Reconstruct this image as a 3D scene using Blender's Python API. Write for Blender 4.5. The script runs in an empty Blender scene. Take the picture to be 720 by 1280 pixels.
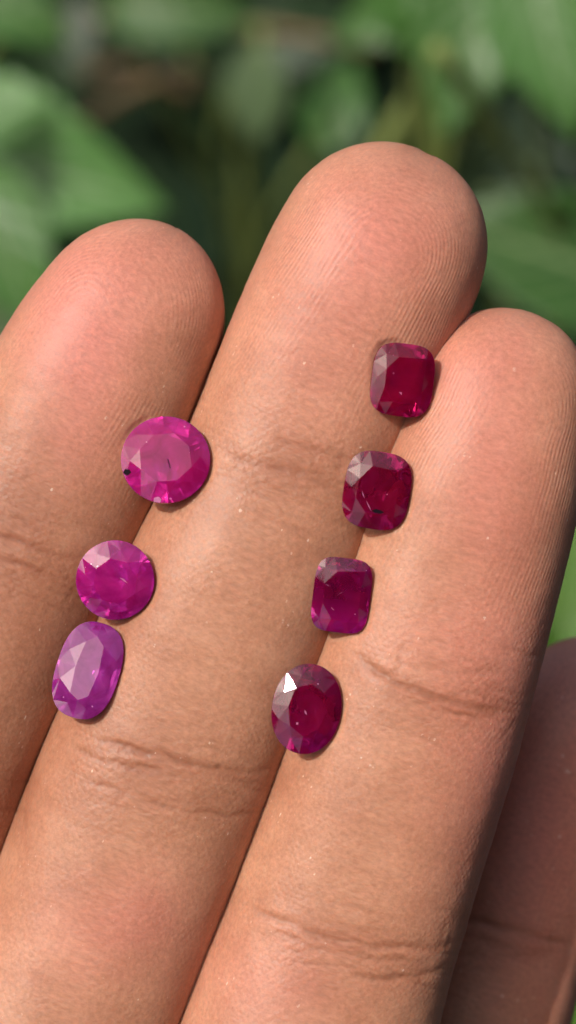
import bpy, bmesh, math, random
import numpy as np
from mathutils import Matrix, Vector, noise as mnoise
from mathutils.bvhtree import BVHTree

random.seed(7)
rng = np.random.default_rng(7)
sc = bpy.context.scene
col = sc.collection

# ------------------------------------------------------------------ frame
# The hand lies in a plane that faces the camera.  "Hand frame": x right, y towards the
# fingertips, z out of the palm.  M carries it into the world (z up), the hand held 0.6 m
# above the ground and tipped by 90-DEP degrees.
DEP = 55.0
D = 0.22                        # camera to hand plane, metres
S = 0.045 / 720                 # metres per photograph pixel at the hand plane
M = Matrix.Translation((0, 0, 0.60)) @ Matrix.Rotation(math.radians(90 - DEP), 4, 'X')
R3 = M.to_3x3()

def at(px, py, z=0.0):
    """photograph pixel + height above the hand plane (m) -> hand-frame point"""
    k = (D - z) / D * S
    return Vector(((px - 360) * k, (640 - py) * k, z))

# ------------------------------------------------------------------ camera
cam = bpy.data.cameras.new('camera')
cam_o = bpy.data.objects.new('camera', cam); col.objects.link(cam_o)
cam_o.matrix_world = M @ Matrix.Translation((0, 0, D))
cam.sensor_fit = 'VERTICAL'; cam.sensor_height = 24.0; cam.sensor_width = 24.0
cam.lens = 24.0 * D / (1280 * S)
cam.clip_start = 0.01; cam.clip_end = 400
cam.dof.use_dof = True
cam.dof.focus_distance = D + 0.0020
cam.dof.aperture_fstop = cam.lens * 1e-3 / (2 * 0.00235)
sc.camera = cam_o

# ------------------------------------------------------------------ light
Lc = Vector((-0.45, 0.37, 0.81)).normalized()       # towards the sun, hand frame
Lw = (R3 @ Lc).normalized()
elev = math.asin(Lw.z); azim = math.atan2(Lw.x, Lw.y)
world = bpy.data.worlds.new('World'); sc.world = world; world.use_nodes = True
wn = world.node_tree.nodes; wl = world.node_tree.links; wn.clear()
sky = wn.new('ShaderNodeTexSky'); sky.sky_type = 'NISHITA'; sky.sun_disc = False
sky.sun_elevation = elev; sky.sun_rotation = azim
sky.air_density = 1.0; sky.dust_density = 6.0; sky.ozone_density = 1.0
bg = wn.new('ShaderNodeBackground'); bg.inputs['Strength'].default_value = 0.15
wo = wn.new('ShaderNodeOutputWorld')
wl.new(sky.outputs[0], bg.inputs[0]); wl.new(bg.outputs[0], wo.inputs[0])
sun = bpy.data.lights.new('sun', 'SUN'); sun.energy = 2.95; sun.angle = math.radians(0.6)
sun.color = (1.0, 0.95, 0.88)
sun_o = bpy.data.objects.new('sun', sun); col.objects.link(sun_o)
sun_o.rotation_euler = Lw.to_track_quat('Z', 'Y').to_euler()

sc.view_settings.view_transform = 'Standard'; sc.view_settings.look = 'None'
sc.view_settings.exposure = 0.0; sc.view_settings.gamma = 1.0
sc.view_settings.use_curve_mapping = False
sc.render.engine = 'CYCLES'
cy = sc.cycles
cy.use_denoising = True
cy.max_bounces = 14; cy.transmission_bounces = 12; cy.glossy_bounces = 6; cy.diffuse_bounces = 4
cy.sample_clamp_indirect = 8.0
cy.blur_glossy = 0.6

# ------------------------------------------------------------------ helpers
def tag(o, label=None, cat=None, group=None, kind=None):
    if label: o['label'] = label
    if cat: o['category'] = cat
    if group: o['group'] = group
    if kind: o['kind'] = kind
    return o

def link(name, me, mat=None, parent=None, mw=None):
    o = bpy.data.objects.new(name, me); col.objects.link(o)
    if mat is not None and me is not None and not me.materials: me.materials.append(mat)
    if parent is not None: o.parent = parent
    if mw is not None: o.matrix_world = mw
    return o

def mesh_from(name, verts, faces, smooth=True):
    me = bpy.data.meshes.new(name)
    me.from_pydata([tuple(v) for v in verts], [], faces)
    me.update()
    if smooth: me.shade_smooth()
    return me

def N(nt, kind, **kw):
    n = nt.nodes.new(kind)
    for k, v in kw.items():
        if k.startswith('i_'):
            n.inputs[k[2:]].default_value = v
        else:
            setattr(n, k, v)
    return n

def new_mat(name):
    m = bpy.data.materials.new(name); m.use_nodes = True
    nt = m.node_tree; nt.nodes.clear()
    out = nt.nodes.new('ShaderNodeOutputMaterial')
    return m, nt, out

def math_n(nt, op, a, b=None, c=None, clamp=False):
    n = nt.nodes.new('ShaderNodeMath'); n.operation = op; n.use_clamp = clamp
    for i, v in enumerate((a, b, c)):
        if v is None: continue
        if isinstance(v, (int, float)): n.inputs[i].default_value = v
        else: nt.links.new(v, n.inputs[i])
    return n.outputs[0]

def mix_c(nt, fac, a, b, mode='MIX'):
    n = nt.nodes.new('ShaderNodeMix'); n.data_type = 'RGBA'; n.blend_type = mode
    for sock, v in ((n.inputs[0], fac), (n.inputs[6], a), (n.inputs[7], b)):
        if isinstance(v, (int, float)): sock.default_value = v
        elif isinstance(v, tuple): sock.default_value = (*v, 1) if len(v) == 3 else v
        else: nt.links.new(v, sock)
    return n.outputs[2]

def ramp(nt, fac, stops):
    n = nt.nodes.new('ShaderNodeValToRGB')
    e = n.color_ramp.elements
    while len(e) < len(stops): e.new(0.5)
    for i, (p, c) in enumerate(stops):
        e[i].position = p
        e[i].color = (c, c, c, 1) if isinstance(c, (int, float)) else (*c, 1)
    nt.links.new(fac, n.inputs[0])
    return n.outputs[0]

def map_range(nt, v, a, b, c, d):
    n = nt.nodes.new('ShaderNodeMapRange'); n.clamp = True
    nt.links.new(v, n.inputs[0])
    for i, x in enumerate((a, b, c, d)): n.inputs[i + 1].default_value = x
    return n.outputs[0]

# ------------------------------------------------------------------ numpy noise
def vnoise(p, seed=0):
    """smooth value noise, p (...,3) -> about -1..1"""
    p = np.asarray(p, float)
    i = np.floor(p).astype(np.int64); f = p - i; f = f * f * (3 - 2 * f)
    def h(ix, iy, iz):
        n = (ix * 374761393 + iy * 668265263 + iz * 2147483647 + seed * 144665) & 0xffffffff
        n = ((n ^ (n >> 13)) * 1274126177) & 0xffffffff
        n = n ^ (n >> 16)
        return (n & 0xffff) / 32767.5 - 1
    r = 0
    for dx in (0, 1):
        for dy in (0, 1):
            for dz in (0, 1):
                w = (f[..., 0] if dx else 1 - f[..., 0]) * (f[..., 1] if dy else 1 - f[..., 1]) * (f[..., 2] if dz else 1 - f[..., 2])
                r = r + w * h(i[..., 0] + dx, i[..., 1] + dy, i[..., 2] + dz)
    return r

def fbm(p, seed=0, n=3):
    a, r = 1.0, 0
    for k in range(n):
        r = r + a * vnoise(np.asarray(p) * 2 ** k, seed + 17 * k); a *= 0.5
    return r / 1.75

def seg_dist(px, py, pts):
    """distance from points to a polyline, and the position along it 0..1"""
    best = np.full(px.shape, 1e9); along = np.zeros(px.shape)
    pts = np.array(pts, float)
    ln = np.r_[0, np.cumsum(np.hypot(*np.diff(pts, axis=0).T))]
    for k in range(len(pts) - 1):
        a, b = pts[k], pts[k + 1]; d = b - a; L2 = d @ d
        t = np.clip(((px - a[0]) * d[0] + (py - a[1]) * d[1]) / L2, 0, 1)
        q = np.hypot(px - a[0] - t * d[0], py - a[1] - t * d[1])
        m = q < best
        best[m] = q[m]; along[m] = ((ln[k] + t * math.sqrt(L2)) / ln[-1])[m]
    return best, along

def catmull(xs, ys, x):
    """C1 cubic through (xs, ys) with finite-difference slopes"""
    xs = np.array(xs, float); ys = np.array(ys, float)
    m = np.gradient(ys, xs)
    i = np.clip(np.searchsorted(xs, x) - 1, 0, len(xs) - 2)
    h = xs[i + 1] - xs[i]; t = (x - xs[i]) / h
    return ((2*t**3-3*t**2+1)*ys[i] + (t**3-2*t**2+t)*h*m[i] + (-2*t**3+3*t**2)*ys[i+1] + (t**3-t**2)*h*m[i+1])

# ------------------------------------------------------------------ ground
def soil_material():
    m, nt, out = new_mat('soil')
    b = N(nt, 'ShaderNodeBsdfPrincipled', i_Roughness=0.95)
    tc = N(nt, 'ShaderNodeTexCoord')
    n1 = N(nt, 'ShaderNodeTexNoise', i_Scale=9.0, i_Detail=8.0, i_Roughness=0.65)
    nt.links.new(tc.outputs['Object'], n1.inputs['Vector'])
    c = ramp(nt, n1.outputs[0], [(0.3, (0.006, 0.005, 0.003)), (0.6, (0.014, 0.011, 0.007)), (0.8, (0.03, 0.023, 0.014))])
    nt.links.new(c, b.inputs['Base Color'])
    bp = N(nt, 'ShaderNodeBump', i_Strength=0.8, i_Distance=0.03)
    nt.links.new(n1.outputs[0], bp.inputs['Height']); nt.links.new(bp.outputs[0], b.inputs['Normal'])
    nt.links.new(b.outputs[0], out.inputs[0])
    return m

def build_ground():
    xs = np.concatenate([-np.geomspace(150, 1.2, 14), np.linspace(-1, 1, 41), np.geomspace(1.2, 150, 14)])
    n = len(xs)
    X, Y = np.meshgrid(xs, xs, indexing='ij')
    Z = 0.02 * fbm(np.stack([X * 6, Y * 6, 0 * X], -1), 3) * (np.hypot(X, Y) < 3)
    v = np.stack([X, Y, Z], -1).reshape(-1, 3)
    f = [(i*n+j, (i+1)*n+j, (i+1)*n+j+1, i*n+j+1) for i in range(n-1) for j in range(n-1)]
    o = link('ground', mesh_from('ground', v, f), soil_material())
    tag(o, kind='structure')
build_ground()

# ------------------------------------------------------------------ skin
def skin_material():
    m, nt, out = new_mat('skin')
    L = nt.links
    def A(name, t='FLOAT'):
        return N(nt, 'ShaderNodeAttribute', attribute_name=name)
    loc = A('loc').outputs['Vector']
    ridge = A('ridge').outputs['Fac']; ramp_a = A('ridge_amp').outputs['Fac']
    red = A('flush').outputs['Fac']; dk = A('pigment_shade').outputs['Fac']; mid = A('wrinkle').outputs['Fac']
    # colour
    nz = N(nt, 'ShaderNodeTexNoise', i_Scale=0.22, i_Detail=5.0, i_Roughness=0.6)
    L.new(loc, nz.inputs['Vector'])
    base = ramp(nt, nz.outputs[0], [(0.30, (0.42, 0.190, 0.112)), (0.55, (0.495, 0.240, 0.145)), (0.78, (0.575, 0.295, 0.185))])
    base = mix_c(nt, red, base, (0.60, 0.215, 0.165))
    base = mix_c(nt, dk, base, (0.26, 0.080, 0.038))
    # fine mottling
    n2 = N(nt, 'ShaderNodeTexNoise', i_Scale=2.4, i_Detail=4.0, i_Roughness=0.7)
    L.new(loc, n2.inputs['Vector'])
    mot = map_range(nt, n2.outputs[0], 0.3, 0.7, 0.80, 1.14)
    mul = N(nt, 'ShaderNodeVectorMath', operation='SCALE'); L.new(base, mul.inputs[0]); L.new(mot, mul.inputs['Scale'])
    base = mul.outputs[0]
    # friction ridges
    rs = math_n(nt, 'SINE', ridge)
    nj = N(nt, 'ShaderNodeTexNoise', i_Scale=0.9, i_Detail=2.0); L.new(loc, nj.inputs['Vector'])
    brk = map_range(nt, nj.outputs[0], 0.35, 0.62, 0.25, 1.0)
    rh = math_n(nt, 'MULTIPLY', math_n(nt, 'MULTIPLY', rs, ramp_a), brk)
    # furrow colour: ridges a touch paler than furrows
    rc = math_n(nt, 'MULTIPLY_ADD', rh, 0.075, 1.0)
    mul2 = N(nt, 'ShaderNodeVectorMath', operation='SCALE'); L.new(base, mul2.inputs[0]); L.new(rc, mul2.inputs['Scale'])
    base = mul2.outputs[0]
    # cross-hatched fine wrinkles of the middle phalanges
    def lines(rot, sc_, dist):
        mp = N(nt, 'ShaderNodeMapping'); mp.inputs['Rotation'].default_value = (0, 0, rot)
        L.new(loc, mp.inputs['Vector'])
        q = N(nt, 'ShaderNodeTexWave', wave_type='BANDS', bands_direction='X', wave_profile='SIN', i_Scale=sc_, i_Distortion=dist, i_Detail=2.5)
        q.inputs['Detail Scale'].default_value = 1.1; q.inputs['Detail Roughness'].default_value = 0.6
        L.new(mp.outputs[0], q.inputs['Vector'])
        return math_n(nt, 'POWER', q.outputs['Fac'], 0.6)
    w1 = lines(0.75, 0.62, 5.0); w2 = lines(-0.65, 0.58, 5.0); w3 = lines(1.5, 0.70, 4.0)
    ws = math_n(nt, 'ADD', math_n(nt, 'MULTIPLY', w1, w2), math_n(nt, 'MULTIPLY', w3, 0.4))
    nmod = N(nt, 'ShaderNodeTexNoise', i_Scale=0.3, i_Detail=2.0); L.new(loc, nmod.inputs['Vector'])
    ws = math_n(nt, 'MULTIPLY', ws, map_range(nt, nmod.outputs[0], 0.35, 0.65, 0.35, 1.2))
    wm = math_n(nt, 'MULTIPLY', ws, mid)
    # pale dry flecks
    v2 = N(nt, 'ShaderNodeTexVoronoi', feature='F1', i_Scale=1.15, i_Randomness=1.0)
    mpf = N(nt, 'ShaderNodeMapping'); mpf.inputs['Scale'].default_value = (1.5, 0.8, 1); mpf.inputs['Rotation'].default_value = (0, 0, 0.3)
    L.new(loc, mpf.inputs['Vector']); L.new(mpf.outputs[0], v2.inputs['Vector'])
    nf = N(nt, 'ShaderNodeTexNoise', i_Scale=0.35, i_Detail=2.0); L.new(loc, nf.inputs['Vector'])
    thr = map_range(nt, nf.outputs[0], 0.44, 0.70, 0.0, 0.20)
    fl = math_n(nt, 'LESS_THAN', v2.outputs['Distance'], thr)
    fl = math_n(nt, 'MULTIPLY', fl, map_range(nt, n2.outputs[0], 0.48, 0.6, 0.0, 0.55))
    base = mix_c(nt, fl, base, (0.83, 0.66, 0.54))
    # height -> bump
    h = math_n(nt, 'ADD', math_n(nt, 'MULTIPLY', rh, 0.013), math_n(nt, 'MULTIPLY', wm, 0.015))
    n3 = N(nt, 'ShaderNodeTexNoise', i_Scale=5.0, i_Detail=3.0, i_Roughness=0.6); L.new(loc, n3.inputs['Vector'])
    h = math_n(nt, 'ADD', h, math_n(nt, 'MULTIPLY', n3.outputs[0], 0.024))
    h = math_n(nt, 'ADD', h, math_n(nt, 'MULTIPLY', fl, 0.04))
    bp = N(nt, 'ShaderNodeBump', i_Strength=1.0, i_Distance=0.001)
    L.new(h, bp.inputs['Height'])
    b = N(nt, 'ShaderNodeBsdfPrincipled')
    L.new(base, b.inputs['Base Color'])
    b.inputs['Subsurface Weight'].default_value = 0.7
    b.inputs['Subsurface Radius'].default_value = (1.0, 0.42, 0.26)
    b.inputs['Subsurface Scale'].default_value = 0.0013
    b.inputs['IOR'].default_value = 1.42
    ro = map_range(nt, n2.outputs[0], 0.3, 0.7, 0.38, 0.56)
    L.new(ro, b.inputs['Roughness'])
    b.inputs['Specular IOR Level'].default_value = 0.45
    L.new(bp.outputs[0], b.inputs['Normal'])
    L.new(b.outputs[0], out.inputs[0])
    return m

# creases: polyline (photograph pixels), half-width px, depth mm, pigment
CREASES = [
    # index
    ([(-60, 655), (0, 668), (60, 690), (108, 702)], 6, 0.22, 0.35),
    ([(-60, 690), (10, 700), (70, 722)], 5, 0.12, 0.25),
    ([(-120, 985), (-40, 1002), (20, 1015)], 8, 0.35, 0.45),
    # middle, near the upper joint
    ([(262, 556), (310, 578), (365, 588), (425, 600)], 7, 0.16, 0.30),
    ([(345, 548), (390, 560), (440, 572)], 6, 0.12, 0.28),
    ([(285, 610), (350, 622), (420, 636)], 6, 0.10, 0.15),
    # middle, second joint
    ([(88, 935), (125, 948), (170, 962), (215, 966)], 5, 0.22, 0.35),
    ([(140, 930), (190, 942), (240, 955), (290, 963), (345, 962)], 6, 0.34, 0.50),
    ([(160, 968), (210, 972), (260, 966), (330, 978)], 5, 0.14, 0.20),
    ([(170, 1000), (230, 1012), (290, 1018), (335, 1014)], 5, 0.26, 0.38),
    ([(80, 955), (110, 975), (160, 1000)], 5, 0.10, 0.15),
    # ring, upper joint
    ([(440, 815), (470, 840), (505, 858), (550, 872), (600, 884), (652, 892)], 7, 0.36, 0.42),
    ([(520, 832), (575, 840), (640, 838)], 8, 0.14, 0.22),
    ([(500, 872), (560, 890), (600, 896), (650, 888)], 5, 0.18, 0.22),
    # ring, second joint
    ([(300, 1128), (350, 1150), (410, 1172), (470, 1184), (550, 1182), (580, 1176)], 6, 0.34, 0.35),
    ([(330, 1160), (400, 1186), (470, 1200), (540, 1202)], 5, 0.22, 0.25),
    ([(440, 1222), (490, 1226), (530, 1222), (560, 1206)], 6, 0.34, 0.32),
    # little
    ([(560, 1140), (600, 1152), (650, 1165), (720, 1180)], 9, 0.40, 0.45),
    ([(590, 1168), (640, 1190), (700, 1192)], 8, 0.22, 0.3),
]
# red flush / brown patches, joint skin tone plus shade painted on the lower index: (px, py, rx, ry, amount)
FLUSH = [(95, 440, 75, 110, .75), (150, 340, 130, 90, .45), (440, 300, 75, 90, .55), (530, 290, 80, 110, .35), (620, 520, 90, 120, .45),
         (600, 640, 60, 90, .3), (400, 440, 90, 110, .4), (560, 470, 60, 50, .3), (120, 1170, 90, 70, .35), (190, 1130, 60, 60, .3), (330, 1230, 90, 70, .35),
         (670, 1000, 110, 260, .85), (560, 800, 90, 60, .25), (640, 420, 60, 50, .2), (100, 560, 60, 60, .25)]
PIGM_SHADE = [(20, 690, 140, 120, .33), (30, 850, 130, 160, .33), (290, 600, 150, 45, .16), (230, 985, 150, 45, .22), (390, 575, 60, 40, .15),
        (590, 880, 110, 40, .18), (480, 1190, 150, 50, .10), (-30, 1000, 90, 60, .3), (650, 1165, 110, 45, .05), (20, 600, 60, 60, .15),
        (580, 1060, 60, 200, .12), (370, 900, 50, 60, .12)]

# joint zones with many fine creases: px, py, half width, half height, lean, how many
JOINTS = [(20, 690, 130, 45, 14, 30), (350, 595, 120, 42, 12, 34), (225, 975, 140, 48, 13, 48), (555, 862, 120, 45, 14, 40), (450, 1180, 150, 42, 11, 40),
          (-30, 1010, 90, 40, 14, 20), (650, 1170, 100, 40, 8, 16)]

def build_finger(idx, pts, zt, tip, core=None, capk=1.0, fine=True, flat=2.5, hr=0.88):
    """pts: centre px, py, full width px, centre z (mm), base first; tip: px, py, z"""
    C, W = [], []
    for (px, py, w, z) in pts:
        z *= 1e-3
        C.append(at(px, py, z)); W.append(0.522 * w * S * (D - z) / D)
    tp = at(tip[0], tip[1], tip[2] * 1e-3)
    C.append(tp); W.append(W[-1] * tip[3])
    C = np.array([tuple(c) for c in C])[::-1]; W = np.array(W)[::-1]        # tip first
    cl = np.r_[0, np.cumsum(np.linalg.norm(np.diff(C, axis=0), axis=1))]
    Ltot = cl[-1]
    cap = W[1] * capk
    if fine:
        st = 0.00018
        a = np.linspace(0, 1, 46)[1:]; s_cap = cap * (1 - np.cos(a * math.pi / 2))
        s_vis = np.arange(cap + st, min(Ltot, 0.0875), st)
        s_far = np.linspace(s_vis[-1] + 0.001, Ltot, 12) if s_vis[-1] < Ltot - 0.002 else np.array([])
        s = np.r_[s_cap, s_vis, s_far]
        th = np.r_[np.linspace(-0.12, math.pi + 0.12, 150), np.linspace(math.pi + 0.12, 2 * math.pi - 0.12, 34)[1:-1]]
    else:
        a = np.linspace(0, 1, 14)[1:]; s = np.r_[cap * (1 - np.cos(a * math.pi / 2)), np.linspace(cap * 1.05, Ltot, 50)]
        th = np.linspace(0, 2 * math.pi, 48, endpoint=False)
    P = np.stack([catmull(cl, C[:, k], s) for k in range(3)], -1)
    Wd = catmull(cl, W, s)
    # phalanx bulges on the palm side
    sm = s * 1e3
    bul = np.zeros_like(s)
    for (b0, b1, amp) in zt:
        bul += amp * 1e-3 * np.exp(-((sm - b0) / b1) ** 2)
    Wd = Wd + 0.45 * bul
    q = np.clip(1 - s / cap, 0, 1); capf = (1 - q ** 2.25) ** (1 / 2.1)
    T = np.gradient(P, s, axis=0); T /= np.linalg.norm(T, axis=1)[:, None]      # towards base
    B = np.cross(T, [0, 0, 1.0]); B /= np.linalg.norm(B, axis=1)[:, None]
    B *= np.sign(B[:, :1] + 1e-9) * 1.0                                            # to the right
    Nn = np.cross(B, -T); Nn *= np.sign(Nn[:, 2:3])
    ct, sn = np.cos(th), np.sin(th)
    ex = 2 / flat
    cx = np.sign(ct) * np.abs(ct) ** ex; cz = np.sign(sn) * np.abs(sn) ** ex
    qz = np.clip(1 - s / (cap * 1.05), 0, 1); capz = (1 - qz ** 2.0) ** 0.5
    x = (Wd * capf)[:, None] * cx[None]
    zz = np.where(cz[None] > 0, (Wd * hr * capz + bul * capz)[:, None] * cz[None], (Wd * 0.86 * capz)[:, None] * cz[None])
    V = P[:, None] + B[:, None] * x[..., None] + Nn[:, None] * zz[..., None]
    nr, nt_ = V.shape[:2]
    # normals
    du = np.gradient(V, axis=0); dv = np.roll(V, -1, 1) - np.roll(V, 1, 1)
    n = np.cross(du, dv); n /= (np.linalg.norm(n, axis=-1)[..., None] + 1e-12)
    if np.mean(n[nr // 2, :, 2] * np.sign(sn)) < 0: n = -n
    # local coordinates in mm
    t = np.cumsum(np.r_[0, np.abs(np.diff(th))]); 
    arc = (np.pi / 2 - th)[None] * Wd[:, None] * 1e3 * 0.95
    sl = np.repeat(sm[:, None], nt_, 1)
    loc = np.stack([arc, sl, np.full_like(sl, idx * 60.0)], -1)
    k = D / (D - V[..., 2]) / S
    px = 360 + V[..., 0] * k; py = 640 - V[..., 1] * k
    front = np.clip(n[..., 2] * 2.2 + 0.25, 0, 1)
    wob = np.stack([px / 26, py / 26, 0 * px + idx], -1)
    wx = fbm(wob, 5) * 5; wy = fbm(wob, 9) * 5
    disp = np.zeros(px.shape); pig_shade = np.zeros(px.shape); wr = np.zeros(px.shape); fl = np.zeros(px.shape)
    if fine:
        for pts_, hw, dep, pg in CREASES:
            if np.min(np.abs(px - pts_[0][0]) + np.abs(py - pts_[0][1])) > 60: continue
            d, al = seg_dist(px + wx, py + wy, pts_)
            e = np.clip(np.minimum(al, 1 - al) * 5, 0, 1) ** 0.7
            e = e * (0.75 + 0.35 * vnoise(np.stack([al * 7, 0 * al, 0 * al + hw], -1), 3))
            hw = hw * 0.72
            g = np.exp(-(d / hw) ** 2)
            g2 = np.exp(-((d - 2.6 * hw) / (1.6 * hw)) ** 2)
            dep = dep * 0.48
            disp += (-dep * g + 0.10 * dep * g2) * e * front
            pig_shade += 1.1 * pg * np.exp(-(d / (hw * 1.1)) ** 1.5) * e * front
            wr += 0.55 * np.exp(-(d / 34) ** 2) * e
        for (jx, jy, hw_, hh_, ang, cnt) in JOINTS:
            if np.min(np.abs(px - jx) + np.abs(py - jy)) > 60: continue
            r_ = random.Random(int(jx * 7 + jy))
            ca_, sa_ = math.cos(math.radians(ang)), math.sin(math.radians(ang))
            lx = (px + wx - jx) * ca_ + (py + wy - jy) * sa_; ly = -(px + wx - jx) * sa_ + (py + wy - jy) * ca_
            for q in range(cnt):
                if q % 3 < 2:
                    x0 = r_.uniform(-hw_, hw_ * .5); ln_ = r_.uniform(.25, .8) * hw_; y0 = r_.gauss(0, .55) * hh_; sl_ = r_.uniform(-.18, .18)
                    dd = np.abs(ly - y0 - sl_ * (lx - x0)); ee = np.clip(np.minimum(lx - x0, x0 + ln_ - lx) / (.3 * ln_), 0, 1)
                else:
                    x0 = r_.uniform(-hw_, hw_); ln_ = r_.uniform(.5, 1.1) * hh_; y0 = r_.uniform(-1.2, .6) * hh_; sl_ = r_.uniform(-.5, .5)
                    dd = np.abs(lx - x0 - sl_ * (ly - y0)); ee = np.clip(np.minimum(ly - y0, y0 + ln_ - ly) / (.3 * ln_), 0, 1)
                hwf = r_.uniform(2.2, 3.2); am_ = r_.uniform(.5, 1.0)
                gg = np.exp(-(dd / hwf) ** 2) * ee * front
                disp -= 0.042 * am_ * gg; pig_shade += 0.16 * am_ * gg
        for (a0, b0, ra, rb, am) in FLUSH:
            fl += am * np.exp(-(((px + 3 * wx - a0) / ra) ** 2 + ((py + 3 * wy - b0) / rb) ** 2))
        for (a0, b0, ra, rb, am) in PIGM_SHADE:
            pig_shade += am * np.exp(-(((px + 4 * wx - a0) / ra) ** 2 + ((py + 4 * wy - b0) / rb) ** 2))
        disp += 0.16 * fbm(loc / 7.0, 21, 2) + 0.030 * fbm(loc * np.array([.8, 1.2, 1]), 31, 3)
        # fine creases across the finger between the joints, lengthwise furrows
        tr = fbm(np.stack([loc[..., 0] / 6, loc[..., 1] / 0.75, loc[..., 2]], -1), 41, 2)
        lg = fbm(np.stack([loc[..., 0] / 0.8, loc[..., 1] / 7, loc[..., 2]], -1), 43, 2)
        midm = np.clip((sl - 17) / 7, 0, 1)
        disp += -0.012 * np.clip(0.12 - np.abs(tr), 0, 0.12) / 0.12 * midm * front
        disp += -0.012 * np.clip(0.12 - np.abs(lg), 0, 0.12) / 0.12 * midm * front
        wr += midm * 0.75 + 0.12
    V = V + n * (disp * 1e-3)[..., None]
    # friction ridges on the fingertip pads
    phase = np.zeros(px.shape); amp = np.zeros(px.shape)
    if core is not None:
        tc, scr, sp = core
        wl_ = fbm(loc / 7.0, 51, 2) * 0.8
        u = arc - tc; v = sl - scr
        u = u / (1 + 0.018 * np.clip(v, 0, 30)) + 0.12 * np.clip(v, 0, 30)
        r = np.sqrt(u ** 2 + (np.clip(-v, 0, None) * 0.9) ** 2 + 1.0)
        phase = (r + wl_) * 2 * np.pi / sp
        lowf = fbm(loc / 5.5, 61, 2)
        amp = np.clip(0.62 + 1.2 * lowf, 0.12, 1) * np.clip((27 - sl) / 8, 0, 1) * np.clip((r - 1.0) / 2, 0.2, 1) * np.clip(sl / 6, 0.15, 1) * np.clip((n[..., 2] - .25) / .5, 0, 1)
    # assemble
    verts = V.reshape(-1, 3); nv = len(verts)
    pole = P[0] + T[0] * 0 - T[0] * s[0] * 0
    pole = C[0] - (T[0] * 0)
    allv = np.vstack([verts, pole[None], P[-1][None]])
    faces = []
    for i in range(nr - 1):
        a_ = i * nt_; b_ = a_ + nt_
        for j in range(nt_):
            j2 = (j + 1) % nt_
            faces.append((a_ + j, a_ + j2, b_ + j2, b_ + j))
    for j in range(nt_):
        j2 = (j + 1) % nt_
        faces.append((nv, j2, j)); faces.append((nv + 1, (nr - 1) * nt_ + j, (nr - 1) * nt_ + j2))
    def ext(a): return np.r_[a.reshape(-1), a[0].mean(), a[-1].mean()]
    at_ = dict(ridge=ext(phase), ridge_amp=ext(amp), flush=ext(np.clip(fl, 0, 1)), pigment_shade=ext(np.clip(pig_shade, 0, .85)), wrinkle=ext(np.clip(wr, 0, 1.4)))
    lo = np.vstack([loc.reshape(-1, 3), loc[0].mean(0)[None], loc[-1].mean(0)[None]])
    # orientation: outward normals
    me = bpy.data.meshes.new('finger')
    me.from_pydata(allv.tolist(), [], faces); me.update()
    f0 = me.polygons[(nr // 2) * nt_ + 50 % nt_]
    c_ = np.array(f0.center); nrm = np.array(f0.normal)
    if nrm @ (c_ - P[nr // 2]) < 0: me.flip_normals()
    for kx, ax in at_.items():
        a = me.attributes.new(kx, 'FLOAT', 'POINT'); a.data.foreach_set('value', ax.astype(np.float32))
    a = me.attributes.new('loc', 'FLOAT_VECTOR', 'POINT'); a.data.foreach_set('vector', lo.astype(np.float32).ravel())
    o = bpy.data.objects.new('finger', me); col.objects.link(o)
    return o

fo = []
# index
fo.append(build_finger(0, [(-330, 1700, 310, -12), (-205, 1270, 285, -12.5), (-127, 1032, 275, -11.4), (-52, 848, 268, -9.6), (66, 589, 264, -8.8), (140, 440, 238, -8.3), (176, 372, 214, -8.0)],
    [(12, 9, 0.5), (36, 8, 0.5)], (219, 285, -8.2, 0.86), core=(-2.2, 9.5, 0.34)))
# middle
fo.append(build_finger(1, [(-60, 1680, 320, -11), (36, 1375, 290, -8.6), (97, 1222, 277, -8.4), (223, 900, 280, -8.2), (290, 744, 267, -7.8), (336, 638, 258, -7.6), (417, 440, 252, -7.4), (474, 318, 250, -7.4)],
    [(13, 9, 0.5), (38, 8, 0.5)], (535, 194, -8.4, 0.9), core=(0.8, 10, 0.34)))
# ring
fo.append(build_finger(2, [(230, 1760, 330, -12), (370, 1326, 312, -8.6), (428, 1150, 286, -8.4), (479, 1000, 272, -7.8), (563, 727, 258, -6.9), (606, 580, 236, -6.4), (630, 490, 208, -6.4)],
    [(12, 9, 0.5), (36, 8, 0.5)], (657, 391, -7.8, 0.86), core=(1.0, 9, 0.34)))
# little
fo.append(build_finger(3, [(470, 1800, 270, -16), (580, 1330, 218, -27), (622, 1175, 214, -26.5), (676, 1010, 212, -25), (716, 905, 196, -24)],
    [(14, 9, 0.4), (36, 8, 0.4)], (752, 799, -25, 0.80), capk=1.25, core=(0.0, 9, 0.36)))
# thumb, outside the picture
fo.append(build_finger(4, [(-420, 2350, 420, -18), (-760, 1980, 380, -12), (-960, 1640, 330, -6), (-1060, 1330, 310, -6)], [], (-1110, 1090, -8, 0.8), fine=False))

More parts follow.
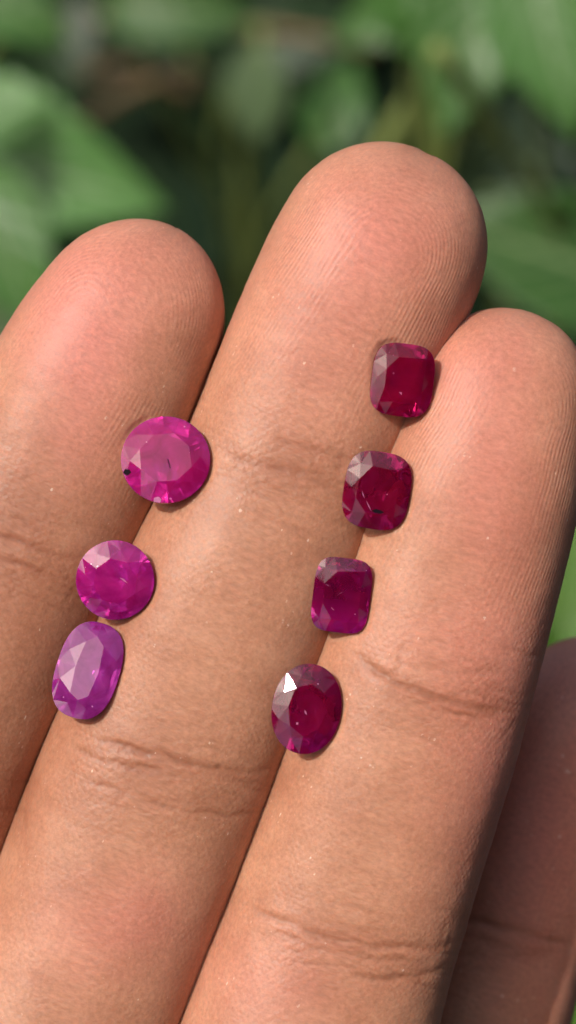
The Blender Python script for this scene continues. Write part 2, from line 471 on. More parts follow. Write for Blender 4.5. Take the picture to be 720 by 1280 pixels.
def build_palm():
    st = [(-330, 2980, 760, 330), (-300, 2700, 790, 330), (-235, 2450, 960, 360), (-150, 2150, 1230, 400), (-70, 1900, 1300, 400), (10, 1700, 1240, 380), (75, 1540, 1080, 330), (110, 1450, 900, 240)]
    ax = np.array([0.36, -0.93]); ax /= np.linalg.norm(ax); pr = np.array([0.93, 0.36]); pr /= np.linalg.norm(pr)
    vs, fs = [], []
    th = np.linspace(0, 2 * math.pi, 64, endpoint=False)
    us = np.linspace(0, len(st) - 1, 60)
    arr = np.array(st, float); idx = np.arange(len(st))
    for u in us:
        c = [catmull(idx, arr[:, k], np.array([u]))[0] for k in range(4)]
        for a in th:
            ca, sa = math.cos(a), math.sin(a)
            xx = 0.5 * c[2] * math.copysign(abs(ca) ** 0.8, ca); zz = 0.5 * c[3] * S * math.copysign(abs(sa) ** 0.8, sa)
            q = at(c[0] + pr[0] * xx, c[1] + pr[1] * xx)
            vs.append((q.x, q.y, zz - 0.0125))
    n = len(th)
    for i in range(len(us) - 1):
        for j in range(n):
            j2 = (j + 1) % n
            fs.append((i*n+j, i*n+j2, (i+1)*n+j2, (i+1)*n+j))
    b = len(vs)
    for row, flip in ((0, True), (len(us) - 1, False)):
        c = np.mean([vs[row*n+j] for j in range(n)], axis=0); vs.append(tuple(c)); ci = len(vs) - 1
        for j in range(n):
            j2 = (j + 1) % n
            fs.append((ci, row*n+j2, row*n+j) if flip else (ci, row*n+j, row*n+j2))
    me = bpy.data.meshes.new('palm'); me.from_pydata(vs, [], fs); me.update()
    bm = bmesh.new(); bm.from_mesh(me); bmesh.ops.recalc_face_normals(bm, faces=bm.faces); bm.to_mesh(me); bm.free()
    a = me.attributes.new('loc', 'FLOAT_VECTOR', 'POINT')
    a.data.foreach_set('vector', (np.array(vs) * 1e3).astype(np.float32).ravel())
    a = me.attributes.new('wrinkle', 'FLOAT', 'POINT'); a.data.foreach_set('value', np.full(len(vs), .7, np.float32))
    o = bpy.data.objects.new('hand', me); col.objects.link(o)
    return o

hand = build_palm()
for f in fo:
    md = hand.modifiers.new('join', 'BOOLEAN'); md.operation = 'UNION'; md.solver = 'MANIFOLD'; md.object = f
dg = bpy.context.evaluated_depsgraph_get(); dg.update()
me = bpy.data.meshes.new_from_object(hand.evaluated_get(dg))
0 and print('hand verts', len(me.vertices), [a.name for a in me.attributes])
hand.modifiers.clear(); hand.data = me; me.name = 'hand'
for f in fo: bpy.data.objects.remove(f)
me.materials.clear(); me.materials.append(skin_material()); me.shade_smooth()
BVH = BVHTree.FromPolygons([v.co.copy() for v in me.vertices], [tuple(p.vertices) for p in me.polygons])
hand.matrix_world = M
tag(hand, 'open hand palm up with four fingers side by side and gemstones along the gaps', 'hand')

# ------------------------------------------------------------------ gemstones
def gem_material(name, c_lo, c_hi, trans, rough, seed, spec=0.0, painted_glow=None, half=1.0):
    m, nt, out = new_mat(name)
    L = nt.links
    tc = N(nt, 'ShaderNodeTexCoord')
    mp = N(nt, 'ShaderNodeMapping'); mp.inputs['Location'].default_value = (seed * 3.1, seed * 1.7, 0)
    L.new(tc.outputs['Object'], mp.inputs['Vector'])
    n1 = N(nt, 'ShaderNodeTexNoise', i_Scale=420.0, i_Detail=4.0, i_Roughness=0.62, i_Distortion=0.8)
    L.new(mp.outputs[0], n1.inputs['Vector'])
    c = ramp(nt, n1.outputs[0], [(0.33, c_lo), (0.68, c_hi)])
    if painted_glow:
        # glow painted into the colour towards the lower end of the stone
        sx = N(nt, 'ShaderNodeSeparateXYZ'); L.new(tc.outputs['Object'], sx.inputs[0])
        zf = map_range(nt, math_n(nt, 'ADD', sx.outputs[1], math_n(nt, 'MULTIPLY', math_n(nt, 'SUBTRACT', n1.outputs[0], .5), half)), -half * .1, -half * .85, 0.0, 1.0)
        c = mix_c(nt, zf, c, painted_glow)
    # tiny pale feathers and pinpoints inside the stone
    v = N(nt, 'ShaderNodeTexVoronoi', feature='F1', i_Scale=1500.0); L.new(mp.outputs[0], v.inputs['Vector'])
    n2 = N(nt, 'ShaderNodeTexNoise', i_Scale=500.0, i_Detail=3.0); L.new(mp.outputs[0], n2.inputs['Vector'])
    sp = math_n(nt, 'LESS_THAN', v.outputs['Distance'], map_range(nt, n2.outputs[0], 0.55, 0.75, 0.0, 0.22))
    sp = math_n(nt, 'MULTIPLY', sp, spec)
    c = mix_c(nt, sp, c, (0.95, 0.45, 0.72))
    b = N(nt, 'ShaderNodeBsdfPrincipled', i_Roughness=0.6)
    L.new(c, b.inputs['Base Color'])
    b.inputs['Specular IOR Level'].default_value = 0.0
    b.inputs['Subsurface Weight'].default_value = 1.0
    b.inputs['Subsurface Radius'].default_value = (1.0, 0.15, 0.5)
    b.inputs['Subsurface Scale'].default_value = 0.0012
    rf = N(nt, 'ShaderNodeBsdfRefraction', i_Roughness=rough, i_IOR=1.76)
    rc = N(nt, 'ShaderNodeGamma', i_Gamma=0.42); L.new(c, rc.inputs[0]); L.new(rc.outputs[0], rf.inputs['Color'])
    tr = math_n(nt, 'SUBTRACT', trans, math_n(nt, 'MULTIPLY', sp, 0.6), clamp=True)
    body = N(nt, 'ShaderNodeMixShader'); L.new(tr, body.inputs[0]); L.new(b.outputs[0], body.inputs[1]); L.new(rf.outputs[0], body.inputs[2])
    gl = N(nt, 'ShaderNodeBsdfGlossy', i_Roughness=0.012)
    fr = N(nt, 'ShaderNodeFresnel', i_IOR=1.76)
    mx = N(nt, 'ShaderNodeMixShader'); L.new(fr.outputs[0], mx.inputs[0]); L.new(body.outputs[0], mx.inputs[1]); L.new(gl.outputs[0], mx.inputs[2])
    L.new(mx.outputs[0], out.inputs[0])
    return m

def gem_mesh(a, b, ex, tq, table, crown, pav, girdle, rot8=0.0, sub=3, keel=0.0, jit=0.0, seed=0):
    """brilliant cut over a superellipse outline, origin at the girdle plane"""
    r = random.Random(seed)
    def O(phi, k, z):
        c, s = math.cos(phi), math.sin(phi)
        d = (abs(c) ** ex + abs(s) ** ex) ** (-1 / ex)
        return Vector((a * k * d * c, b * k * d * s, z))
    n = 8; dp = 2 * math.pi / n
    bm = bmesh.new()
    V = lambda v: bm.verts.new(v)
    J = lambda: 1 + r.uniform(-jit, jit)
    T = []
    for i in range(n):
        p = O(rot8 + i * dp, table * J(), 0); p.x *= tq[0]; p.y *= tq[1]; p.z = crown; T.append(V(p))
    mid = [V(O(rot8 + (i + .5) * dp, (table + (1 - table) * 0.50) * J(), crown * 0.62)) for i in range(n)]
    m = n * 2 * sub
    Gt = [V(O(rot8 + k * dp / (2 * sub), 1.0, girdle / 2)) for k in range(m)]
    Gb = [V(O(rot8 + k * dp / (2 * sub), 1.0, -girdle / 2)) for k in range(m)]
    bm.faces.new(T)
    for i in range(n):
        j = (i + 1) % n
        bm.faces.new((T[i], mid[i], T[j]))
        g0 = Gt[(i * 2 * sub) % m]
        bm.faces.new((T[i], mid[i - 1], g0, mid[i]))
        for q in range(2 * sub):
            bm.faces.new((mid[i], Gt[(i * 2 * sub + q) % m], Gt[(i * 2 * sub + q + 1) % m]))
    for k in range(m):
        k2 = (k + 1) % m
        bm.faces.new((Gt[k], Gb[k], Gb[k2], Gt[k2]))
    # pavilion: two steps and a culet
    low = [V(O(rot8 + (i + .5) * dp, 0.62 * J(), -girdle / 2 - pav * 0.52)) for i in range(n)]
    cul = V((0, 0, -girdle / 2 - pav))
    for i in range(n):
        for q in range(2 * sub):
            bm.faces.new((low[i], Gb[(i * 2 * sub + q + 1) % m], Gb[(i * 2 * sub + q) % m]))
        j = (i + 1) % n
        g = Gb[(j * 2 * sub) % m]
        bm.faces.new((low[i], low[j], g))
        bm.faces.new((cul, low[j], low[i]))
    bmesh.ops.recalc_face_normals(bm, faces=bm.faces)
    bmesh.ops.triangulate(bm, faces=[f for f in bm.faces if len(f.verts) == 4], quad_method='BEAUTY')
    me = bpy.data.meshes.new('ruby'); bm.to_mesh(me); bm.free()
    return me

def chip_mesh(pts, th):
    """small closed sliver with an irregular outline"""
    n = len(pts); vs = [(x, y, th * .5) for x, y in pts] + [(x * .9, y * .9, -th * .5) for x, y in pts]
    fs = [tuple(range(n)), tuple(range(2 * n - 1, n - 1, -1))] + [(i, i + n, (i + 1) % n + n, (i + 1) % n) for i in range(n)]
    return mesh_from('inclusion', vs, fs, smooth=False)

def flat_mat(name, c, rough=0.4):
    m, nt, out = new_mat(name)
    b = N(nt, 'ShaderNodeBsdfPrincipled', i_Roughness=rough); b.inputs['Base Color'].default_value = (*c, 1)
    nz = N(nt, 'ShaderNodeTexNoise', i_Scale=2500.0, i_Detail=3.0)
    tc = N(nt, 'ShaderNodeTexCoord'); nt.links.new(tc.outputs['Object'], nz.inputs['Vector'])
    cc = ramp(nt, nz.outputs[0], [(0.3, tuple(x * .6 for x in c)), (0.7, c)])
    nt.links.new(cc, b.inputs['Base Color'])
    if max(c) < .1: b.inputs['Specular IOR Level'].default_value = 0.05
    nt.links.new(b.outputs[0], out.inputs[0])
    return m

DARK_INC = flat_mat('dark_inclusion', (0.012, 0.006, 0.010))
PALE_INC = flat_mat('pale_chip', (0.50, 0.13, 0.30), 0.6)
VEIL_INC = flat_mat('veil_inclusion', (0.09, 0.008, 0.045))

# px, py, width, height, lean (deg, clockwise), exponent, table, crown, tilt to +x, tilt to +y (deg), facet turn, colours..., label
GEMS = [
    dict(c=(207, 575), w=112, h=111, lean=-6, ex=2.0, table=.60, crown=.115, tx=2, ty=11, rot=.35, lo=(.50, .006, .18), hi=(.76, .022, .31), tr=.62, rough=.07, spec=.5,
         label='round bright pink ruby with a large pale table, topmost stone between index and middle finger'),
    dict(c=(144, 725), w=98, h=100, lean=0, ex=2.0, table=.58, crown=.115, tx=1, ty=-4, rot=.2, lo=(.46, .008, .23), hi=(.78, .034, .41), tr=.62, rough=.07, spec=.9,
         label='round magenta ruby with cloudy flecks, touching the tall purple oval stone below it'),
    dict(c=(110, 838), w=80, h=124, lean=16, ex=2.6, table=.58, crown=.115, tx=-3, ty=11, rot=0, lo=(.33, .020, .25), hi=(.56, .060, .44), tq=(.64, 1.17), tr=.55, rough=.09, spec=.6,
         label='elongated purple pink oval ruby with a greyish table, lowest stone beside the index finger'),
    dict(c=(503, 475), w=79, h=91, lean=7, ex=3.5, table=.62, crown=.115, tx=9, ty=-4, rot=.39, painted_glow=(.46, .004, .08), lo=(.34, .002, .045), hi=(.50, .007, .09), tr=.74, rough=.03, spec=.35,
         label='deep crimson cushion cut ruby nearest the ring fingertip, topmost of the dark stones'),
    dict(c=(471, 613), w=83, h=97, lean=9, ex=3.2, table=.62, crown=.115, tx=2, ty=-4, rot=.39, painted_glow=(.42, .008, .09), lo=(.29, .003, .045), hi=(.46, .009, .10), tr=.74, rough=.03, spec=.6,
         label='dark red cushion cut ruby with scratches and a black inclusion near its lower edge'),
    dict(c=(427, 744), w=72, h=94, lean=7, ex=4.2, table=.66, crown=.115, tx=2, ty=-5, rot=.39, painted_glow=(.62, .012, .30), lo=(.24, .002, .055), hi=(.42, .008, .15), tr=.74, rough=.03, spec=.7,
         label='small rectangular cushion ruby, dark above and glowing magenta along its bottom edge'),
    dict(c=(383, 886), w=87, h=113, lean=7, ex=2.1, table=.58, crown=.115, tx=3, ty=-4, rot=.0, painted_glow=(.44, .006, .14), lo=(.27, .003, .052), hi=(.43, .009, .11), tr=.74, rough=.03, spec=.6, glint=True,
         label='dark red oval ruby with a white sun glint on its upper left facet'),
]
HCO = np.empty(len(me.vertices) * 3, np.float32); me.vertices.foreach_get('co', HCO); HCO = HCO.reshape(-1, 3).astype(float)
for gi, g in enumerate(GEMS):
    a = g['w'] / 2 * S; b = g['h'] / 2 * S
    wid = g['w'] * S
    me_g = gem_mesh(a, b, g['ex'], g.get('tq', (1, 1)), g['table'], g['crown'] * wid, 0.40 * wid, 0.05 * wid, g['rot'], jit=.05, seed=gi + 3)
    rot = (Matrix.Rotation(math.radians(g['tx']), 4, 'Y') @ Matrix.Rotation(math.radians(-g['ty']), 4, 'X')
           @ Matrix.Rotation(math.radians(-g['lean']), 4, 'Z'))
    c0 = at(*g['c'], 0.0); pts_ = []
    for k in range(24):
        v = Vector((a * 0.95 * math.cos(k * math.pi / 12), b * 0.95 * math.sin(k * math.pi / 12), 0)); v = rot @ v
        h = BVH.ray_cast(Vector((c0.x + v.x, c0.y + v.y, 0.05)), Vector((0, 0, -1)))
        if h[0] is not None: pts_.append((v.x, v.y, h[0].z))
    pts_ = np.array(pts_); co_ = np.linalg.lstsq(np.c_[pts_[:, :2], np.ones(len(pts_))], pts_[:, 2], rcond=None)[0]
    print('gem', gi, 'natural tilt tx %.1f ty %.1f' % (-math.degrees(math.atan(co_[0])), -math.degrees(math.atan(co_[1]))))
    if g.get('glint'):
        # turn the stone until an upper left crown facet mirrors the sun into the lens
        V_ = (Vector((0, 0, D)) - at(*g['c'], 0)).normalized(); H_ = (V_ + Lc).normalized()
        best = max((p for p in me_g.polygons if p.center.z > 0 and p.area > 0.035 * a * b), key=lambda p: (rot @ p.normal.to_4d().to_3d()).dot(H_))
        nn = (rot.to_3x3() @ best.normal).normalized()
        q_ = nn.rotation_difference(H_); print('glint turn deg', math.degrees(q_.angle))
        rot = q_.to_matrix().to_4x4() @ rot
    # settle it: lower it until the girdle or belly meets the skin
    c0 = at(*g['c'], 0.0)
    gap = []
    for v in me_g.vertices:
        if v.co.z > 0 or v.co.z < -0.06 * wid: continue
        p = rot @ v.co
        hit = BVH.ray_cast(Vector((c0.x + p.x, c0.y + p.y, 0.05)), Vector((0, 0, -1)))
        if hit[0] is not None: gap.append(hit[0].z - p.z)
    gap.sort()
    z = gap[int(len(gap) * 0.84)]
    z = min(z, 0.002)
    c = at(*g['c'], z)
    mat = gem_material('ruby_%s' % ['pink', 'magenta', 'lilac', 'crimson', 'wine', 'plum', 'garnet'][gi], g['lo'], g['hi'], g['tr'], g['rough'], gi + 1, g['spec'], g.get('painted_glow'), b)
    o = link('ruby', me_g, mat, mw=M @ Matrix.Translation(c) @ rot)
    tag(o, g['label'], 'gemstone', 'loose rubies resting along the gaps between the fingers')
    g['o'] = o; g['wid'] = wid; g['rotm'] = rot
    # the soft skin gives way under the stone
    Gi = np.array((Matrix.Translation(c) @ rot).inverted()); ex_ = g['ex']
    lp = HCO @ Gi[:3, :3].T + Gi[:3, 3]
    kr = (np.abs(lp[:, 0] / a) ** ex_ + np.abs(lp[:, 1] / b) ** ex_) ** (1 / ex_)
    lim = -0.035 * wid - 0.40 * wid * np.clip(1.0 - kr, 0, 1) - 0.00008
    over = np.where((kr < 1.13) & (lp[:, 2] > -0.6 * wid) & (lp[:, 2] < .3 * wid), np.clip(lp[:, 2] - lim, 0, None), 0)
    wgt = np.clip((1.13 - kr) / 0.10, 0, 1); wgt = wgt * wgt * (3 - 2 * wgt)
    lp[:, 2] -= over * wgt
    Gf = np.array(Matrix.Translation(c) @ rot)
    HCO = lp @ Gf[:3, :3].T + Gf[:3, 3]
    print('gem', gi, 'z', round(z * 1e3, 2))

me.vertices.foreach_set('co', HCO.astype(np.float32).ravel()); me.update()

def chip(gi, dx, dy, dz, pts, th, mat, name='inclusion'):
    """dx, dy in photograph pixels from the stone's middle, dz in stone widths above the girdle"""
    g = GEMS[gi]
    me_c = chip_mesh([(x * S, y * S) for x, y in pts], th * S)
    o = link(name, me_c, mat, parent=g['o'])
    q = Matrix.Rotation(math.radians(g['lean']), 4, 'Z') @ Vector((dx * S, -dy * S, 0))
    o.location = (q.x, q.y, dz * g['wid'])
chip(0, -48, 17, .045, [(-5, 0), (-2, 4), (3, 3), (5, -1), (1, -4), (-3, -3)], 5, DARK_INC)
chip(0, -10 + 14, 7, .113, [(-1.5, 6), (.5, 5), (2, -6), (.5, -7)], 1.2, VEIL_INC, 'scratch')
chip(0, -10, 53, .03, [(-5, -1), (-4, 4), (2, 5), (5, 1), (3, -3)], 4, PALE_INC, 'chip')
chip(4, 1, 26, .113, [(-8, 0), (-3, 3), (4, 2), (8, 0), (3, -2), (-4, -2)], 1.2, DARK_INC)

for gi_, dx_, dy_, pts_ in ((5, -3, -2, [(-5, -3), (0, 1), (5, 4), (1, 2)]), (5, -18, -14, [(-3, 1), (0, 0), (3, -2), (0, -.6)]), (5, -12, 16, [(-2, 2), (0, .6), (3, -2), (0, -.4)]),
                            (4, -11, 18, [(-4, 6), (.3, .5), (5, -7), (-.3, -.5)]), (4, -18, 4, [(-2, 5), (.3, .5), (3, -5), (-.3, -.5)]), (6, -2, 4, [(-2, 3), (.6, 1), (2, -3), (-.6, -1)]),
                            (6, -12, 18, [(-1.5, 1), (1, 1.5), (1.5, -1), (-1, -1.5)]), (1, 11, -1, [(-5, 3), (0, 1.5), (5, -4), (0, -1)]), (3, -4, 16, [(-2, 1), (1, 1), (2, -2), (0, -1)])):
    chip(gi_, dx_, dy_, .1145, pts_, 0.8, PALE_INC)

# ------------------------------------------------------------------ plants
def leaf_material(name, c1, c2, vein, tl=0.35, rough=0.38):
    m, nt, out = new_mat(name)
    L = nt.links
    uv = N(nt, 'ShaderNodeAttribute', attribute_name='leaf_uv').outputs['Vector']
    tc = N(nt, 'ShaderNodeTexCoord')
    oi = N(nt, 'ShaderNodeObjectInfo')
    nz = N(nt, 'ShaderNodeTexNoise', i_Scale=45.0, i_Detail=5.0, i_Roughness=0.6); L.new(tc.outputs['Object'], nz.inputs['Vector'])
    c = ramp(nt, nz.outputs[0], [(0.3, c1), (0.7, c2)])
    hsv = N(nt, 'ShaderNodeHueSaturation'); L.new(c, hsv.inputs['Color'])
    L.new(map_range(nt, oi.outputs['Random'], 0, 1, 0.75, 1.25), hsv.inputs['Value'])
    sep = N(nt, 'ShaderNodeSeparateXYZ'); L.new(uv, sep.inputs[0])
    ax = math_n(nt, 'ABSOLUTE', sep.outputs[0])
    midrib = map_range(nt, ax, 0.02, 0.07, 1.0, 0.0)
    ph = math_n(nt, 'SINE', math_n(nt, 'MULTIPLY', math_n(nt, 'SUBTRACT', sep.outputs[1], math_n(nt, 'MULTIPLY', ax, 0.45)), 44.0))
    vs = map_range(nt, ph, 0.80, 1.0, 0.0, 0.65)
    v = math_n(nt, 'MAXIMUM', midrib, vs)
    c = mix_c(nt, v, hsv.outputs[0], vein)
    d = N(nt, 'ShaderNodeBsdfPrincipled', i_Roughness=rough); d.inputs['Specular IOR Level'].default_value = 0.5 if rough < .5 else 0.1; L.new(c, d.inputs['Base Color'])
    bp = N(nt, 'ShaderNodeBump', i_Strength=0.6, i_Distance=0.0015, invert=True); L.new(v, bp.inputs['Height']); L.new(bp.outputs[0], d.inputs['Normal'])
    t = N(nt, 'ShaderNodeBsdfTranslucent')
    tcx = mix_c(nt, 1.0, c, (1.2, 1.35, 0.5), 'MULTIPLY'); L.new(tcx, t.inputs['Color'])
    mx = N(nt, 'ShaderNodeMixShader'); mx.inputs[0].default_value = tl
    L.new(d.outputs[0], mx.inputs[1]); L.new(t.outputs[0], mx.inputs[2]); L.new(mx.outputs[0], out.inputs[0])
    return m

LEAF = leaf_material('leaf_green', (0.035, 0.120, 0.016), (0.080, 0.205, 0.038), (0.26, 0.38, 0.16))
LEAF_S = leaf_material('leaf_painted_sun', (0.055, 0.165, 0.028), (0.11, 0.26, 0.06), (0.30, 0.42, 0.22), .35, .3)  # sunlight put into the colour, a lighter copy of the green leaf
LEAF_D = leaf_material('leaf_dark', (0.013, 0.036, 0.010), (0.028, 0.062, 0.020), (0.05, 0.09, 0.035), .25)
LEAF_U = leaf_material('leaf_painted_shade', (0.006, 0.014, 0.006), (0.011, 0.025, 0.009), (0.02, 0.035, 0.014), .15, .6)  # undergrowth green darkened in the colour to stand in for shade
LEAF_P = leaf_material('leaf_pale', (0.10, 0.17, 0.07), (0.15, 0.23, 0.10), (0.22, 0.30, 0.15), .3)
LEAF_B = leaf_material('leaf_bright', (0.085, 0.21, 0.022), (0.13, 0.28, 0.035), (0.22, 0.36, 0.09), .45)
def stem_material(name, c):
    m, nt, out = new_mat(name)
    b = N(nt, 'ShaderNodeBsdfPrincipled', i_Roughness=0.55)
    nz = N(nt, 'ShaderNodeTexNoise', i_Scale=90.0, i_Detail=4.0)
    tc = N(nt, 'ShaderNodeTexCoord'); nt.links.new(tc.outputs['Object'], nz.inputs['Vector'])
    nt.links.new(ramp(nt, nz.outputs[0], [(0.3, tuple(x * .7 for x in c)), (0.7, c)]), b.inputs['Base Color'])
    nt.links.new(b.outputs[0], out.inputs[0])
    return m
STEM = stem_material('green_stem', (0.20, 0.25, 0.065))
TWIG = stem_material('dry_twig', (0.20, 0.13, 0.06))

def leaf_mesh(length, width, seed, heart=True, cup=0.12, droop=0.2):
    """blade in its own frame: base at the origin, growing along +y, upper side +z"""
    r = random.Random(seed)
    nu, nv = 22, 12
    vs, uv = [], []
    p1, p2 = r.uniform(0, 6), r.uniform(0, 6)
    for i in range(nu + 1):
        v = i / nu
        if heart: w = (math.sin(math.pi * v ** 0.62) ** 0.85) * (1 - 0.25 * v)
        else: w = math.sin(math.pi * v ** 0.85) ** 0.9
        w = max(w, 0.015) * width * 0.5 * (1 + 0.05 * math.sin(v * 60 + p1))
        for j in range(-nv, nv + 1):
            u = j / nv
            x = u * w
            lobe = -0.16 * length * (abs(u) ** 1.6) * max(0, 1 - v * 3.2) if heart else 0
            y = v * length + lobe
            z = cup * width * (abs(u) ** 1.3 * (w / (width * .5))) - droop * length * v * v + 0.030 * width * math.sin(7 * v + p2 + 2.2 * u) * abs(u) \
                + 0.012 * width * math.sin(40 * (v - 0.3 * abs(u))) * min(1, abs(u) * 3)
            vs.append((x, y, z)); uv.append((u, v, 0))
    m = 2 * nv + 1
    fs = [(i*m+j, i*m+j+1, (i+1)*m+j+1, (i+1)*m+j) for i in range(nu) for j in range(m - 1)]
    me = mesh_from('leaf', vs, fs)
    a = me.attributes.new('leaf_uv', 'FLOAT_VECTOR', 'POINT'); a.data.foreach_set('vector', np.array(uv, np.float32).ravel())
    # give the blade a real thickness
    bm = bmesh.new(); bm.from_mesh(me)
    bmesh.ops.solidify(bm, geom=bm.faces[:], thickness=0.0003)
    bm.to_mesh(me); bm.free(); me.shade_smooth()
    return me

def tube_mesh(paths, name='stem', n=8):
    """paths: lists of (Vector, radius); one mesh of joined tubes"""
    vs, fs = [], []
    for path in paths:
        b0 = len(vs)
        for i, (p, r) in enumerate(path):
            t = (path[min(i + 1, len(path) - 1)][0] - path[max(i - 1, 0)][0]).normalized()
            u = t.orthogonal().normalized() if i == 0 else (u - t * u.dot(t)).normalized()
            w = t.cross(u)
            for k in range(n):
                a = 2 * math.pi * k / n
                vs.append(p + u * (r * math.cos(a)) + w * (r * math.sin(a)))
        for i in range(len(path) - 1):
            for k in range(n):
                k2 = (k + 1) % n
                fs.append((b0 + i*n + k, b0 + i*n + k2, b0 + (i+1)*n + k2, b0 + (i+1)*n + k))
        fs.append(tuple(range(b0 + n - 1, b0 - 1, -1))); e = b0 + (len(path) - 1) * n; fs.append(tuple(range(e, e + n)))
    return mesh_from(name, vs, fs)

def bez(p0, p1, p2, r0, r1, n=12):
    out = []
    for i in range(n + 1):
        t = i / n
        out.append((p0 * (1-t)**2 + p1 * (2*t*(1-t)) + p2 * t*t, r0 + (r1 - r0) * t))
    return out

def plant(label, base_px, leaves, top_z, group='leafy plants behind the hand', cat='plant', stem_mat=None):
    """base_px: pixel and depth that give the stem's foot on the ground (world x, y);
    leaves: (px, py, depth m, length px, width px, angle deg clockwise from image up, tilt_x, tilt_y, material)"""
    wp = M @ at(base_px[0], base_px[1], -base_px[2])
    foot = Vector((wp.x, wp.y, -0.01))
    root = bpy.data.objects.new('leafy_plant', None); col.objects.link(root)
    root.location = foot; root.empty_display_size = 0.05
    tag(root, label, cat, group)
    ptop = Vector((foot.x + random.uniform(-.02, .02), foot.y + random.uniform(-.02, .02), top_z))
    midp = (foot + ptop) / 2 + Vector((random.uniform(-.03, .03), random.uniform(-.03, .03), 0))
    paths = [[(p - foot, r) for p, r in bez(foot, midp, ptop, 0.006, 0.003)]]
    for (px, py, dz, ln, wd, ang, tx, ty, mat, *rest) in leaves:
        k = (D + dz) / D * S
        ln *= k; wd *= k
        me_l = leaf_mesh(ln, wd, random.randint(0, 9999), heart=rest[0] if rest else True)
        # blade's middle sits at the pixel
        rot = (Matrix.Rotation(math.radians(tx), 4, 'Y') @ Matrix.Rotation(math.radians(-ty), 4, 'X') @ Matrix.Rotation(math.radians(-ang), 4, 'Z'))
        Lm = M @ Matrix.Translation(at(px, py, -dz)) @ rot @ Matrix.Translation((0, -ln * .5, 0.06 * ln))
        o = link('leaf', me_l, mat, parent=root)
        o.matrix_parent_inverse = Matrix.Identity(4)
        o.matrix_local = Matrix.Translation(-foot) @ Lm
        lb = Lm.translation
        t = min(1.0, max(0.25, (lb.z - 0.05) / top_z))
        at_st = bez(foot, midp, ptop, 0, 0, 40)[int(t * 0.85 * 40)][0]
        ctl = (lb + at_st) / 2 + Vector((0, 0, 0.03)) - (Lm.to_3x3() @ Vector((0, 1, 0))) * 0.02
        paths.append([(p - foot, r) for p, r in bez(at_st, ctl, lb + (Lm.to_3x3() @ Vector((0, 1, 0))) * 0.003, 0.0017, 0.0012)])
    link('stem', tube_mesh(paths), stem_mat or STEM, parent=root)
    return root

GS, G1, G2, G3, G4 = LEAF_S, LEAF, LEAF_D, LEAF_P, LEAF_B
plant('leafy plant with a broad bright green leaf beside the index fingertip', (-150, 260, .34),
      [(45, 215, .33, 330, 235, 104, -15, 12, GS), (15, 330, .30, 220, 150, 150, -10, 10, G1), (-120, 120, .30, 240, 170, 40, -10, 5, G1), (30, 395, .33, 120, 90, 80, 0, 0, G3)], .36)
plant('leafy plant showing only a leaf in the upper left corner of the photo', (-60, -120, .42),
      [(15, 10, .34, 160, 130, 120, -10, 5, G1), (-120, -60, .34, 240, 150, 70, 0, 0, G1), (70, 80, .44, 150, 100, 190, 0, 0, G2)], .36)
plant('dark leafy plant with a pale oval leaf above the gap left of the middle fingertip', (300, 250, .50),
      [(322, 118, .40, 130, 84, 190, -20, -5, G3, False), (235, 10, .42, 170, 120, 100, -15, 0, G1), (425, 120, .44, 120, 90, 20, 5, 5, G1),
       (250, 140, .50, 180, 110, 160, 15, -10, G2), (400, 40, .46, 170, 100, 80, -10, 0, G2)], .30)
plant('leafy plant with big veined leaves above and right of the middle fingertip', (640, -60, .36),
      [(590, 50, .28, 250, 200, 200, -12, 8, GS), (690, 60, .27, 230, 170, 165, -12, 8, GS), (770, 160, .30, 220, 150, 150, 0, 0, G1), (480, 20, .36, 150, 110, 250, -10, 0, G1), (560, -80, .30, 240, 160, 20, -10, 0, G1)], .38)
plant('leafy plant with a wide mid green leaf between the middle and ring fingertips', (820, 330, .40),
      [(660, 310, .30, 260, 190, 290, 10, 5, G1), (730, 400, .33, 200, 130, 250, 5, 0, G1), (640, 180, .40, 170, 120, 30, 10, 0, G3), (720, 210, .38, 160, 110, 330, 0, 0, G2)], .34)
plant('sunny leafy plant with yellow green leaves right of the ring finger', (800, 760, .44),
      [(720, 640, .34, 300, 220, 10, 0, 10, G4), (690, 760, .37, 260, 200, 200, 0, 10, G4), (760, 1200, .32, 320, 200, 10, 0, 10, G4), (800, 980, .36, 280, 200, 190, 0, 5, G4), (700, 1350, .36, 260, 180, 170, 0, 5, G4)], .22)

# twigs that cross the dark gaps
def twig(label, a, b, r, mat, bend=(0, 0, .01)):
    p0 = M @ at(*a[:2], -a[2]); p2 = M @ at(*b[:2], -b[2])
    c = (p0 + p2) / 2
    me_t = tube_mesh([[(p - c, q) for p, q in bez(p0, c + Vector(bend), p2, r, r * .7, 16)]], 'twig')
    o = link('twig', me_t, mat); o.location = c
    tag(o, label, 'twig', 'twigs and stalks in the bush')
twig('brown dry twig running level near the top left of the photo', (40, 30, .47), (470, 62, .46), .0018, TWIG)
twig('tan forked twig sloping in the dark gap above the index fingertip', (85, 165, .45), (260, 92, .46), .0020, TWIG)
twig('short yellow brown twig left of the tan forked twig', (90, 95, .47), (240, 118, .47), .0026, TWIG)
twig('yellow green stalk slanting just above the middle fingertip', (425, 290, .36), (600, 10, .33), .0024, STEM)
twig('yellow green stalk standing upright in the top right', (690, 470, .32), (664, 60, .30), .0013, STEM)
twig('slanting stalk between the middle fingertip and the right edge', (545, 60, .25), (760, 420, .33), .0016, STEM)

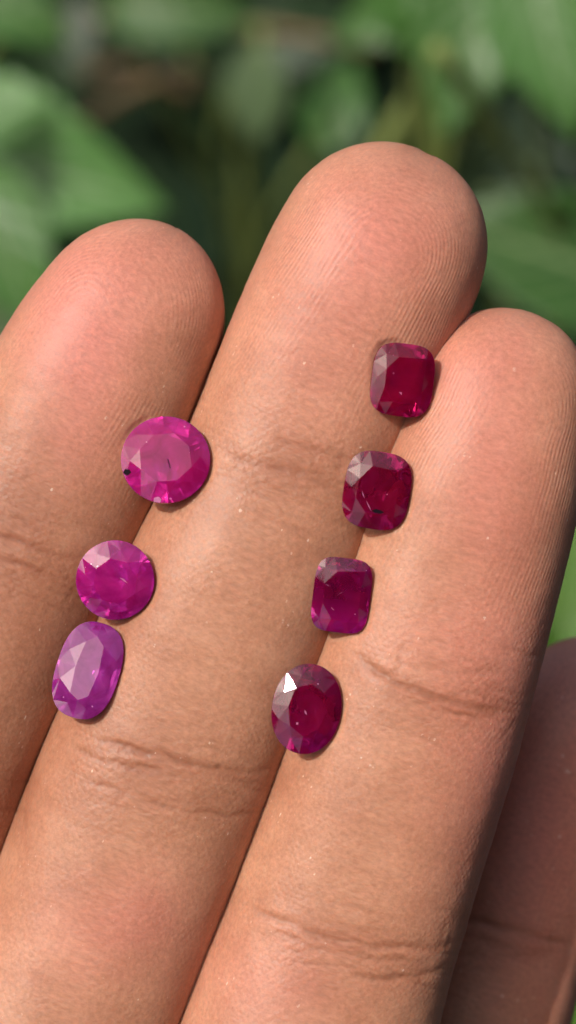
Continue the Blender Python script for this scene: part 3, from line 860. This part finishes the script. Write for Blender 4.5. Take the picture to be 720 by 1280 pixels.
# ------------------------------------------------------------------ undergrowth, and unseen trees added to darken the stone reflections
def leaf_cloud(name, centers, sizes, dirs, mat, seed, parent=None):
    """many small separate blades in one mesh"""
    r = random.Random(seed)
    vs, fs, uv = [], [], []
    shape = [(0, 0, 0), (.34, .22, .05), (.42, .5, .07), (.22, .82, .03), (0, 1, -.08), (-.22, .82, .03), (-.42, .5, .07), (-.34, .22, .05), (0, .5, -.02)]
    fc = [(0, 1, 8), (1, 2, 8), (2, 3, 8), (3, 4, 8), (4, 5, 8), (5, 6, 8), (6, 7, 8), (7, 0, 8)]
    for c, sz, d in zip(centers, sizes, dirs):
        z = Vector(d).normalized(); x = z.orthogonal().normalized()
        q = Matrix.Rotation(r.uniform(0, 6.283), 3, z)
        x = q @ x; y = z.cross(x)
        b = len(vs)
        for (u, v, w) in shape:
            vs.append(Vector(c) + (x * u + y * (v - .5) + z * w) * sz); uv.append((u / .45, v, 0))
        fs += [tuple(b + k for k in f) for f in fc]
    me_c = mesh_from(name, vs, fs)
    a = me_c.attributes.new('leaf_uv', 'FLOAT_VECTOR', 'POINT'); a.data.foreach_set('vector', np.array(uv, np.float32).ravel())
    return link(name, me_c, mat, parent=parent)

cs, ss, ds = [], [], []
for k in range(2600):
    x = random.uniform(-.55, .55); y = random.uniform(.10, 1.25); z = random.uniform(.02, .20) * random.uniform(.4, 1)
    cs.append((x, y, z)); ss.append(random.uniform(.035, .075)); ds.append((random.uniform(-.6, .6), random.uniform(-.7, .4), 1))
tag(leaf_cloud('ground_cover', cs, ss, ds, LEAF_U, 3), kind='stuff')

def blocker_tree(ctr, rad, nl, zmin, label, seed):
    c = M @ Vector(ctr)
    root = bpy.data.objects.new('blocker_tree', None); col.objects.link(root)
    root.location = (c.x + .25, c.y - .35, 0)
    tag(root, label, 'blocker_tree', 'unseen trees added to darken the stone reflections')
    top = c - root.location
    paths = [[(p, r) for p, r in bez(Vector((0, 0, -.02)), Vector((.05, -.05, top.z * .5)), top, .05, .015, 16)]]
    for k in range(9):
        a = k * 2.4; h = .55 + .05 * k
        b0 = Vector((0, 0, top.z * h * .9)); e = top + Vector((math.cos(a) * .45, math.sin(a) * .45, (k % 3 - 1) * .3))
        paths.append([(p, r) for p, r in bez(b0, (b0 + e) / 2 + Vector((0, 0, .08)), e, .014, .004, 10)])
    link('trunk', tube_mesh(paths, 'trunk'), TWIG, parent=root)
    cs, ss, ds = [], [], []
    while len(cs) < nl:
        v = Vector((random.gauss(0, 1), random.gauss(0, 1), random.gauss(0, 1))).normalized() * random.uniform(.3, 1) ** .5
        p = top + Vector((v.x * rad, v.y * rad, v.z * rad * .9))
        h = M.inverted() @ (p + root.location)
        if h.z < zmin: continue
        cs.append(p); ss.append(random.uniform(.07, .12)); ds.append((random.uniform(-1, 1), random.uniform(-1, 1), 1))
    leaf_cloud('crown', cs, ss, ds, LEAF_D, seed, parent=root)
blocker_tree((0.42, -0.30, 1.00), .62, 2200, .50, 'unseen leafy blocker added to darken the tables of the red stones', 5)
blocker_tree((-0.95, -0.25, 0.50), .55, 1500, .0, 'unseen leafy blocker added on the left to darken the left facets of the stones', 6)
blocker_tree((0.25, -1.05, 0.42), .60, 1500, .0, 'unseen leafy blocker added towards the wrist to darken the lower facets of the stones', 8)
blocker_tree((1.05, -0.10, 0.55), .58, 1500, .0, 'unseen leafy blocker added on the right to darken the right facets of the stones', 9)
